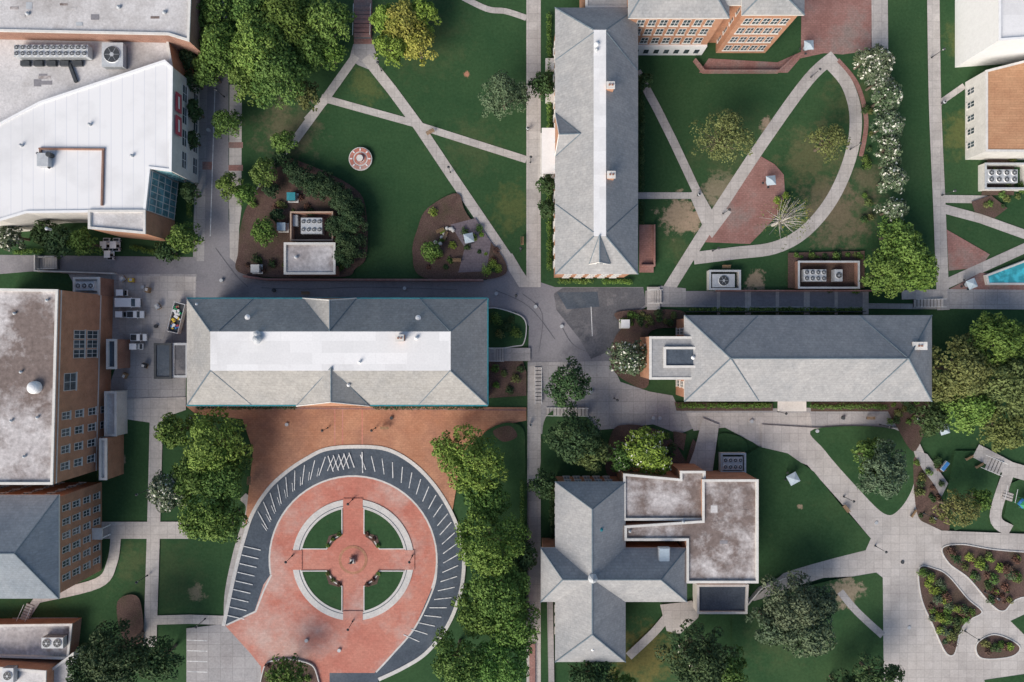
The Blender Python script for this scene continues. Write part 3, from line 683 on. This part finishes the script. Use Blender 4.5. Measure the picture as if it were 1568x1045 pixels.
def lamp(u,v,h=4.2):
    x,y,_=W(u,v); b=MB(); b.cyl((0,0),.2,.12,0,.5,'dkmetal',10); b.cyl((0,0),.07,.05,.5,h-.5,'dkmetal',8)
    b.cyl((0,0),.12,.24,h-.5,h-.05,'white',10); b.cyl((0,0),.3,.05,h-.05,h+.25,'dkmetal',10); b.build('street_lamp',None,(x,y,ZC[0]))
for u,v in ((503,655),(576,655),(449,850),(632,850),(541,950),(541,764),(300,285),(345,150),(797,385),(812,250),(1106,328),(1240,120),(1300,230),(1345,650),(1290,760),(1338,835),(1412,785),(228,750),(228,880),(835,600),(940,610),(1090,385),(1440,300),(1424,90),(585,110),(690,265),(316,946),(1505,905),(1475,965),(1190,630),(790,455)): lamp(u,v)
def litter_bin(u,v):
    x,y,_=W(u,v); b=MB(); b.cyl((0,0),.28,.33,0,.9,'dkmetal',12); b.cyl((0,0),.36,.2,.9,1.05,'metal',12,'black'); b.build('litter_bin',None,(x,y,ZC[0]))
for u,v in ((808,200),(1068,300),(1400,640),(295,640),(812,650),(1440,160)): litter_bin(u,v)
# small bronze figure at the centre of the circle
b=MB(); b.prism([(-.7,-.7),(.7,-.7),(.7,.7),(-.7,.7)],0,.15,'brick_old'); b.prism([(-.4,-.4),(.4,-.4),(.4,.4),(-.4,.4)],.15,.8,'stone')
b.cyl((0,0),.2,.26,.8,1.7,'bronze',10); b.cyl((0,0),.26,.12,1.7,2.1,'bronze',10); b.cyl((0,.03),.12,.1,2.1,2.35,'bronze',10); b.tube((.22,0,2),(.4,.2,1.5),.08,.06,'bronze'); b.tube((-.22,0,2),(-.5,.15,2.2),.08,.06,'bronze')
x,y,_=W(541,857); b.build('bronze_statue',None,(x,y,ZC[0]))
x,y,_=W(553,245); b=MB(); n=28
def cp(r): return [(r*math.cos(2*math.pi*i/n),r*math.sin(2*math.pi*i/n)) for i in range(n)]
b.prism(cp(2.5),0,.2,'stone'); b.ringp(cp(2.3),cp(1.6),.2,.3,'brick_red'); b.ringp(cp(1.3),cp(.9),.2,.32,'brick_red'); b.prism(cp(.7),.2,.9,'brick_red','stone')
for i in range(8):
    a=i*math.pi/4; b.box((1.95*math.cos(a),1.95*math.sin(a),.32),(.5,.25,.1),'white',a)
b.build('round_monument',None,(x,y,ZC[0]))
p=PW([(1508,424),(1640,374),(1640,434),(1510,434)]); b=MB(); b.ringp(offs(p,.4),p,0,ZC[0]+.45,'stone'); b.add([(x,y,ZC[0]+.3) for x,y in p],[tuple(range(4))],'water'); b.build('fountain_pool')
# vehicles
def vehicle(u,v,rot,name='utility_van',L=4.4,Wd=1.8,kind='van',col='white'):
    x,y,_=W(u,v,1); b=MB(); hw=Wd/2
    if kind=='cart':
        prof=[(-L/2,.3),(L/2,.3),(L/2,.7),(L*.25,.8),(L*.2,.5),(-L*.25,.5),(-L*.25,.85),(-L/2,.85)]
    elif kind=='van': prof=[(-L/2,.35),(L/2,.35),(L/2,.85),(L*.33,1.05),(L*.2,1.75),(-L*.46,1.8),(-L/2,1.6)]
    elif kind=='truck': prof=[(-L/2,.4),(L/2,.4),(L/2,.95),(L*.3,1.1),(L*.2,1.75),(0,1.75),(-.05,1.0),(-L/2,1.0)]
    else: prof=[(-L/2,.3),(L/2,.3),(L/2,.65),(L*.22,.9),(L*.08,1.38),(-L*.25,1.4),(-L*.42,.95),(-L/2,.85)]
    n=len(prof); vs=[(px,-hw,z) for px,z in prof]+[(px,hw,z) for px,z in prof]
    b.add(vs,[(i,(i+1)%n,n+(i+1)%n,n+i) for i in range(n)]+[tuple(range(n))[::-1],tuple(range(n,2*n))],col)
    for sx in (-.31,.31):
        for sy in (-1,1): b.tube((sx*L,sy*hw*.82,.33),(sx*L,sy*(hw+.03),.33),.33,.33,'black',14); b.tube((sx*L,sy*hw,.33),(sx*L,sy*(hw+.05),.33),.17,.17,'metal',10)
    if kind=='cart':
        b.box((-.25,0,1.85),(1.5,Wd*.98,.07),'white'); b.box((L*.36,0,.82),(.5,Wd*.8,.05),'dkmetal'); b.box((-L*.4,0,.88),(.5,Wd*.8,.06),'black')
        for sx in (-.85,.45):
            for sy in (-1,1): b.tube((sx-.0,sy*hw*.9,.7),(sx,sy*hw*.9,1.85),.03,.03,'dkmetal',5)
        b.box((-.3,0,.75),(.5,Wd*.85,.25),'black'); b.box((-.55,0,1.05),(.1,Wd*.85,.5),'black')
    else:
        (xa,za),(xb,zb)=prof[3],prof[4]
        dx,dz=xb-xa,zb-za; nx,nz=dz/math.hypot(dx,dz),-dx/math.hypot(dx,dz); nx,nz=abs(nx)*.02,abs(nz)*.02
        b.add([(xa+dx*.1+nx,-hw*.88,za+dz*.1+nz),(xa+dx*.1+nx,hw*.88,za+dz*.1+nz),(xb-dx*.1+nx,hw*.82,zb-dz*.1+nz),(xb-dx*.1+nx,-hw*.82,zb-dz*.1+nz)],[(0,1,2,3)],'glass')
        for sy in (-1,1):
            xs=(.18*L,.02*L) if kind!='van' else (.17*L,-.42*L); zz=(1.0,1.32) if kind=='car' else (1.1,1.6)
            b.box(((xs[0]+xs[1])/2,sy*(hw+.005),(zz[0]+zz[1])/2),(xs[0]-xs[1],.03,zz[1]-zz[0]),'glass')
        b.box((L/2+.01,0,.5),(.05,Wd*.9,.18),'dkmetal')
        for sy in (-.36,.36): b.box((L/2,sy*Wd,.72),(.06,.3,.14),'canvas'); b.box((-L/2,sy*Wd*1.15,.8),(.05,.15,.2),'red'); 
        b.box((L*.16,hw+.12,1.1),(.12,.18,.14),col); b.box((L*.16,-hw-.12,1.1),(.12,.18,.14),col)
        if kind=='truck': b.box((-L*.27,0,1.03),(L*.4,Wd*.8,.06),'dkmetal')
    b.build(name,None,(x,y,ZC[0]),rot,.04)
vehicle(187,449,math.pi,'golf_cart',2.4,1.3,'cart'); vehicle(198,464,0,'utility_van',5,1.9,'van'); vehicle(186,482,math.pi,'golf_cart',2.4,1.3,'cart'); vehicle(209,482,0,'pickup_truck',3.6,1.5,'truck')
vehicle(214,517,0,'pickup_truck',3.4,1.5,'truck'); vehicle(211,531,0,'golf_cart',2.4,1.3,'cart'); vehicle(164,375,1.57,'golf_cart',2.8,1.4,'cart'); vehicle(179,375,1.57,'golf_cart',2.8,1.4,'cart'); vehicle(170,389,1.57,'golf_cart',2.6,1.3,'cart')
x,y,_=W(273,487,1); b=MB()
p=[(-1.2,-3.2),(1.2,-3.2),(1.2,3.2),(-1.2,3.2)]; b.ringp([(a*.9,c*.9) for a,c in p],[(a*.85,c*.85) for a,c in p],.2,.25,'green'); b.ringp(p,[(a*.94,c*.97) for a,c in p],.2,1.5,'white'); b.prism([(a*.93,c*.96) for a,c in p],.2,1.0,'dkmetal')
for i in range(26):
    b.box((random.uniform(-.8,.8),random.uniform(-2.7,2.7),1.1+random.random()*.3),(random.uniform(.3,.9),random.uniform(.2,.7),random.uniform(.1,.4)),random.choice(['yellow','green','white','wood','blue','red','white']),random.random()*3)
b.build('rubbish_skip',None,(x,y,ZC[0]),-.25)
for i,(u,v,k) in enumerate(((205,430,'yellow'),(192,428,'metal'),(230,445,'wood'),(245,470,'metal'),(225,560,'dkmetal'),(190,550,'green'),(195,575,'wood'))):
    x,y,_=W(u,v); b=MB(); b.box((0,0,.1),(1.2,1,.14),'wood'); b.box((0,0,.5),(1,.8,.66),k); b.box((.1,.05,.88),(.6,.5,.1),'stone'); b.build('pallet_crate',None,(x,y,ZC[0]),i*.7)
def playset(u,v):
    x,y,_=W(u,v); b=MB(); b.box((0,0,1.2),(1.6,1.6,.12),'blue')
    for a in (-.75,.75):
        for c in (-.75,.75): b.tube((a,c,0),(a,c,2.4),.05,.05,'green',6)
    b.add([(.8,-.35,1.2),(.8,.35,1.2),(2.8,.35,.15),(2.8,-.35,.15)],[(0,1,2,3)],'yellow'); b.add([(-1,-1,2.3),(1,-1,2.3),(1,1,2.3),(-1,1,2.3),(0,0,3)],[(0,1,4),(1,2,4),(2,3,4),(3,0,4)],'green')
    b.build('playground_climbing_frame',None,(x,y,ZC[0]),.8)
playset(1556,768)
b=MB(); x,y,_=W(1446,714,1); b.box((0,0,.5),(2.2,.9,.5),'canvas'); b.box((0,0,.8),(2.0,.7,.1),'blue'); b.box((0,0,.12),(2,.6,.24),'dkmetal'); b.build('storage_box',None,(x,y,ZC[0]),.9)
for u,v,k in ((447,302,'teal'),(432,348,'canvas'),(392,412,'stone'),(957,496,'white')):
    x,y,_=W(u,v,1.6); b=MB(); b.box((0,0,.1),(2.2,2.0,.2),'stone'); b.box((0,0,.9),(1.6,1.5,1.4),'metal'); b.box((0,0,1.65),(1.8,1.7,.12),k); b.box((0,-.77,.9),(1.4,.05,1.1),'dkmetal'); b.build('electrical_transformer',None,(x,y,ZC[0]))
for i in range(9):
    x,y,_=W(665+random.random()*30,345+random.random()*40); b=MB()
    b.cyl((0,0),.45,.38,0,.3,'stone',7); b.cyl((0,0),.38,.15,.3,.45,'stone',7); b.build('landscape_boulder',None,(x,y,ZC[0]),random.random()*3)
# ---------------------------------------------------------------- vegetation
PAL={'green':((.065,.13,.026),(.15,.235,.055)),'bright':((.09,.17,.03),(.20,.29,.065)),'dark':((.03,.066,.027),(.072,.12,.042)),'yellow':((.18,.21,.035),(.36,.36,.09)),
'grey':((.068,.105,.055),(.135,.18,.10)),'olive':((.09,.115,.038),(.175,.195,.065)),'deep':((.022,.054,.024),(.05,.09,.038)),'rust':((.11,.065,.045),(.16,.085,.065)),'lime':((.16,.25,.035),(.26,.34,.065))}
def leafmesh(name,centers,radii,N,leaf,pal,flower=0,flat_=.8,trunk=None,parentm=None):
    centers=np.array(centers);radii=np.array(radii); w=radii**2;w=w/w.sum()
    idx=rng.choice(len(radii),N,p=w)
    d=rng.normal(size=(N,3)); d[:,2]=np.abs(d[:,2])*1.0-.35*rng.random(N); d/=np.linalg.norm(d,axis=1)[:,None]
    rr=radii[idx]*(.55+.5*rng.random(N)**.6)
    pos=centers[idx]+d*rr[:,None]*np.array([1,1,flat_])
    nrm=d*.85+rng.normal(size=(N,3))*.5; nrm[:,2]+=.2; nrm/=np.linalg.norm(nrm,axis=1)[:,None]
    a=np.cross(nrm,rng.normal(size=(N,3))); a/=np.linalg.norm(a,axis=1)[:,None]; bb=np.cross(nrm,a)
    s=leaf*(.55+.8*rng.random(N))[:,None]
    V=np.stack([pos-a*s*.6,pos-bb*s*.35+nrm*s*.08,pos+a*s*.6,pos+bb*s*.35+nrm*s*.08],1).reshape(-1,3)
    c1,c2=np.array(PAL[pal][0]),np.array(PAL[pal][1])
    lt=rng.random(len(radii)); t=np.clip(.6*lt[idx]+.4*rng.random(N)+rng.normal(size=N)*.08,0,1)[:,None]
    C=c1*(1-t)+c2*t
    C*=np.array([1+rng.normal()*.07,1,1+rng.normal()*.05])*(1+rng.normal()*.07)
    if flower: 
        fm=(rng.random(N)<flower)&(d[:,2]>.0); C[fm]=(.66,.66,.56)
    C=np.repeat(np.concatenate([np.clip(C,.005,1),np.ones((N,1))],1),4,0)
    b=trunk or MB(); nv=len(b.v); nf=len(b.f)
    allv=np.concatenate([np.array(b.v).reshape(-1,3),V]) if nv else V
    F=(np.arange(4*N).reshape(-1,4)+nv).tolist()
    me=bpy.data.meshes.new(name); me.from_pydata(allv.tolist(),[],b.f+F)
    for k in b.mats: me.materials.append(M[k])
    me.materials.append(M['foliage']); k=len(b.mats)
    me.polygons.foreach_set('material_index',b.m+[k]*N)
    at=me.color_attributes.new('Col','FLOAT_COLOR','POINT')
    at.data.foreach_set('color',np.concatenate([np.ones((nv,4)),C]).ravel().astype(np.float32))
    o=bpy.data.objects.new(name,me); COL.objects.link(o); return o
def tree(u,v,r,pal='green',name='shade_tree',dens=1.0,h=None,flower=0,bark='bark',leaf=.5):
    Rw=r*S*.93; h=h or (3.0+Rw*1.55); x,y,_=W(u,v,h*.62); R=r*S*(H-h*.62)/H
    nl=int(18+R*5); cs=[];rs=[]
    zb=h*.28
    ecc=1+random.uniform(-.1,.1)
    for i in range(nl):
        a=i*2.39996+random.uniform(-.5,.5); q=math.sqrt((i+.5)/nl)*random.uniform(.78,1.18)*.82; 
        z=zb+(h-zb)*(.26+.60*(1-q*q)*random.uniform(.62,1.1))
        cs.append((x+R*q*math.cos(a)*ecc,y+R*q*math.sin(a)/ecc,z)); rs.append(R*random.uniform(.13,.28)*(1.05-.3*q)+.25)
    b=MB(); b.tube((x,y,0),(x,y,h*.35),.09*R**.7+.1,.06*R**.7+.08,bark,8); b.tube((x,y,h*.35),(x,y,h*.75),.06*R**.7+.08,.06,bark,7)
    for i in range(0,nl,2 if dens>=.8 else 1):
        c=Vector(cs[i]); s0=Vector((x,y,h*random.uniform(.25,.5))); mid=s0.lerp(c,.55)+Vector((0,0,-.3)); b.tube(s0,mid,.035*R**.6+.05,.05,bark,5); b.tube(mid,c,.05,.02,bark,4)
    N=int(dens*(105*R*R+250)*(.5/leaf)**1.5)
    return leafmesh(name,cs,rs,N,leaf,pal,flower,.85,b)
def shrub(u,v,r,pal='green',name='shrub',flower=0):
    R=r*S; x,y,_=W(u,v,R*.6); cs=[];rs=[]
    for i in range(7):
        a=i*2.4; q=.55*math.sqrt(i/7); cs.append((x+R*q*math.cos(a),y+R*q*math.sin(a),R*(.5+.4*random.random()))); rs.append(R*random.uniform(.4,.6))
    b=MB(); b.tube((x,y,0),(x,y,R*.6),.06,.03,'bark',5)
    for i in range(3): b.tube((x,y,.1),cs[i],.04,.02,'bark',4)
    return leafmesh(name,cs,rs,int(80*R*R+100),.3,pal,flower,.9,b)
def hedge(u0,v0,u1,v1,w,pal='dark',name='hedge',h=1.2):
    x0,y0,_=W(u0,v0,h);x1,y1,_=W(u1,v1,h); L=math.hypot(x1-x0,y1-y0); n=max(2,int(L/(w*S*.45))); cs=[];rs=[]
    for i in range(n):
        t=i/(n-1); cs.append((x0+(x1-x0)*t+random.uniform(-.1,.1),y0+(y1-y0)*t+random.uniform(-.15,.15),h*.55)); rs.append(w*S*.5*random.uniform(.85,1.15))
    return leafmesh(name,cs,rs,int(L*w*S*60+100),.28,pal,0,.8)
T=[(330,28,42,'green'),(385,20,40,'green'),(345,75,45,'green'),(400,75,55,'bright'),(440,30,48,'green'),(430,120,50,'green'),(385,125,38,'green'),(478,78,36,'green'),(500,35,42,'bright'),(320,110,28,'green'),(470,145,22,'olive'),(505,80,26,'bright'),
(725,710,56,'bright'),(745,765,40,'green'),(748,830,60,'bright'),(765,905,52,'green'),(735,935,42,'green'),(785,955,44,'bright'),(700,1010,50,'green'),(770,1010,50,'green'),(800,850,26,'dark'),(688,690,28,'bright'),
(330,680,52,'bright'),(268,660,32,'green'),(345,735,42,'green'),(318,790,46,'bright'),(300,730,40,'green'),(360,700,26,'green'),(345,795,36,'green'),
(1380,385,40,'bright'),(1355,420,38,'green'),(1400,415,38,'bright'),(1370,360,28,'green'),
(180,1000,58,'dark'),(245,1010,36,'dark'),(140,1030,40,'dark'),(437,1032,30,'green'),(870,590,38,'dark'),(878,670,45,'dark'),(905,695,30,'olive'),(832,742,25,'dark'),
(1350,722,45,'grey'),(1330,700,30,'green'),(1470,565,52,'olive'),(1520,525,50,'green'),(1540,590,52,'olive'),(1480,625,42,'bright'),(1535,655,40,'olive'),(1425,640,30,'dark'),(1440,600,30,'olive'),(1575,540,40,'green'),
(1210,925,50,'grey'),(1230,965,48,'grey'),(1180,955,36,'grey'),(1250,920,32,'grey'),(1070,1010,55,'dark'),(1110,1030,42,'green'),(905,1040,44,'dark'),(950,1055,30,'green'),(1345,1040,42,'dark'),(1290,1055,30,'dark'),
(95,370,28,'dark'),(130,372,24,'green'),(70,358,22,'dark'),(283,365,26,'green'),(255,385,18,'dark'),(292,88,20,'dark'),(298,170,17,'dark'),(296,125,17,'dark'),(292,295,16,'dark'),(294,215,14,'dark'),
(830,132,22,'dark'),(838,285,16,'dark'),(838,320,15,'dark'),(985,125,14,'dark'),(1500,765,18,'green')]
for u,v,r,p in T: tree(u,v,r,p)
tree(618,38,36,'yellow','yellow_tree'); tree(645,25,28,'lime','yellow_tree'); tree(600,75,30,'lime','yellow_tree'); tree(640,70,30,'yellow','yellow_tree'); tree(590,30,24,'lime','yellow_tree')
tree(772,148,40,'grey','locust_tree',.8,leaf=.42); tree(1108,212,48,'olive','thin_crowned_tree',.5,leaf=.4); tree(1268,218,32,'olive','thin_crowned_tree',.5,leaf=.4); tree(1465,778,34,'olive','thin_crowned_tree',.55,leaf=.4)
tree(1205,335,44,'olive','bare_tree',.05,bark='palebark',leaf=.3); tree(1215,325,30,'yellow','bare_tree',.03,bark='palebark',leaf=.3)
for u,v,r in ((1340,100,30),(1325,92,20),(1356,150,26),(1358,192,26),(1360,228,22),(1364,275,24),(1368,322,22),(1362,250,16),(963,548,33),(262,752,36),(18,362,24),(1345,125,22),(1065,1000,30)): tree(u,v,r,'grey','magnolia_tree',1,flower=.14)
tree(985,685,36,'lime','flowering_tree',1,flower=.05); tree(1000,705,30,'lime','flowering_tree',1,flower=.08); tree(955,700,26,'green','flowering_tree',1,flower=.05)
for u,v,r,p in ((350,190,26,'green'),(435,218,20,'green'),(405,265,24,'green'),(352,285,22,'green'),(375,298,18,'green'),(405,355,22,'green'),(430,245,14,'dark'),(660,385,17,'bright')): tree(u,v,r,p,'small_tree',1,h=r*S*1.4+1.2,leaf=.38)
for u,v,r in ((462,272,20),(482,284,21),(506,292,21),(530,312,23),(540,340,25),(535,375,27),(515,345,17),(448,260,14),(520,300,18),(495,278,16),(525,395,18),(548,320,15),(415,290,13),(425,330,11)): tree(u,v,r,'deep','evergreen_shrub',1.4,h=r*S*1.2+1.5,leaf=.3)
for i in range(26):
    u=random.uniform(645,765);v=random.uniform(310,425)
    if v>300+(u-700)*1.2 : shrub(u,v,random.uniform(3,8),random.choice(['green','dark','rust','lime']))
for i in range(34): shrub(random.uniform(378,545),random.choice([random.uniform(300,330),random.uniform(385,420)]),random.uniform(4,9),random.choice(['green','dark','olive','rust']))
for u,v,r in ((745,415,11),(755,405,9),(762,412,8),(1190,308,8),(1198,320,9),(1203,300,7),(1425,885,9),(1430,905,9),(1420,895,7),(1500,865,10),(1530,870,9),(1438,945,10),(1440,965,8),(1515,855,8),(1545,990,8)): shrub(u,v,r,'lime')
def inside(u,v,poly):
    c=False
    for i in range(len(poly)):
        (a,b_),(p,q)=poly[i],poly[i-1]
        if (b_>v)!=(q>v) and u<(p-a)*(v-b_)/(q-b_)+a: c=not c
    return c
BEDS=[[(1410,873),(1432,875),(1475,920),(1495,935),(1470,955),(1457,990),(1448,990),(1428,950)],[(1448,842),(1568,855),(1568,905),(1535,928),(1515,918),(1485,885)],[(1498,983),(1530,975),(1552,990),(1503,1003)]]
k=0
while k<100:
    P_=random.choice([BEDS[0],BEDS[0],BEDS[1],BEDS[1],BEDS[2]]); u=random.uniform(1405,1568);v=random.uniform(838,1005)
    if inside(u,v,P_): shrub(u,v,random.uniform(3,10),random.choice(['rust','green','dark','olive','grey','rust','lime'])); k+=1
for u,v,r in ((760,490,12),(775,500,10),(790,510,11),(765,512,9),(782,490,8),(758,565,8),(772,572,7),(790,580,9),(760,590,7),(780,598,8),(798,565,7)): shrub(u,v,r,random.choice(['green','dark','olive']))
for i in range(20): shrub(random.uniform(952,1035),random.uniform(480,500),random.uniform(4,9),random.choice(['dark','green','olive']))
for i in range(14): shrub(random.uniform(940,1040),random.uniform(665,725),random.uniform(4,9),random.choice(['dark','green','rust']))
for i in range(18): shrub(random.uniform(1402,1445),random.uniform(705,800),random.uniform(4,8),random.choice(['dark','green','olive','rust']))
for i in range(16): shrub(random.uniform(1360,1410),random.uniform(615,650),random.uniform(4,8),random.choice(['dark','green','olive']))
for i in range(16): shrub(random.uniform(1210,1320),random.choice([391,394,445]),random.uniform(4,8),random.choice(['dark','green','olive']))
for i in range(14): shrub(random.uniform(1490,1568),random.uniform(240,330),random.uniform(4,8),random.choice(['dark','green','olive']))
for i in range(14): shrub(random.uniform(1320,1335),random.uniform(130,340),random.uniform(4,9),random.choice(['dark','green','olive']))
for i in range(10): shrub(random.uniform(410,480),random.uniform(1015,1045),random.uniform(4,7),random.choice(['dark','green','rust']))
for a in ((300,628,450,628),(570,628,740,628)): hedge(a[0],a[1]-3,a[2],a[3]-3,5)
for a in ((1040,622,1180,622),(1245,623,1360,623),(841,20,841,110),(841,150,841,195),(841,265,841,410),(858,431,905,431),(925,431,965,431),(984,120,984,290),(984,310,984,340),(200,378,270,395),(20,385,60,385),(288,230,288,330),(800,740,800,960),(845,745,845,830),(150,680,150,730),(1060,475,1320,475)): hedge(*a,8,random.choice(['dark','green']))
for a in range(0,360,90):
    for d in (-16,0,16):
        t=math.radians(45+a+d); shrub(cx+44*math.cos(t),cy-44*math.sin(t),4,random.choice(['rust','olive','green']))
# ---------------------------------------------------------------- light & camera
w=bpy.data.worlds.new('World'); scene.world=w; w.use_nodes=True; nt=w.node_tree
bg=nt.nodes['Background']; sky=nt.nodes.new('ShaderNodeTexSky'); sky.sky_type='NISHITA'; sky.sun_disc=False
EL=math.radians(33); dx,dy=-.62,-.78
sky.sun_elevation=EL; sky.sun_rotation=math.atan2(dx,dy)%(2*math.pi); sky.altitude=100; sky.air_density=1.0; sky.dust_density=2.0
nt.links.new(sky.outputs[0],bg.inputs[0]); bg.inputs[1].default_value=.14
sl=bpy.data.lights.new('sun','SUN'); sl.energy=4.2; sl.angle=math.radians(40); sl.color=(1,.925,.84)
so=bpy.data.objects.new('sun',sl); COL.objects.link(so)
d=Vector((dx*math.cos(EL),dy*math.cos(EL),math.sin(EL))); so.rotation_euler=d.to_track_quat('Z','Y').to_euler()
cam=bpy.data.cameras.new('camera'); cam.sensor_width=36; cam.lens=18*H/(784*S); cam.clip_end=10000; cam.clip_start=1
co=bpy.data.objects.new('camera',cam); COL.objects.link(co); co.location=(0,0,H); co.rotation_euler=(0,0,0); scene.camera=co
scene.view_settings.view_transform='Standard'; scene.view_settings.look='None'; scene.view_settings.exposure=0
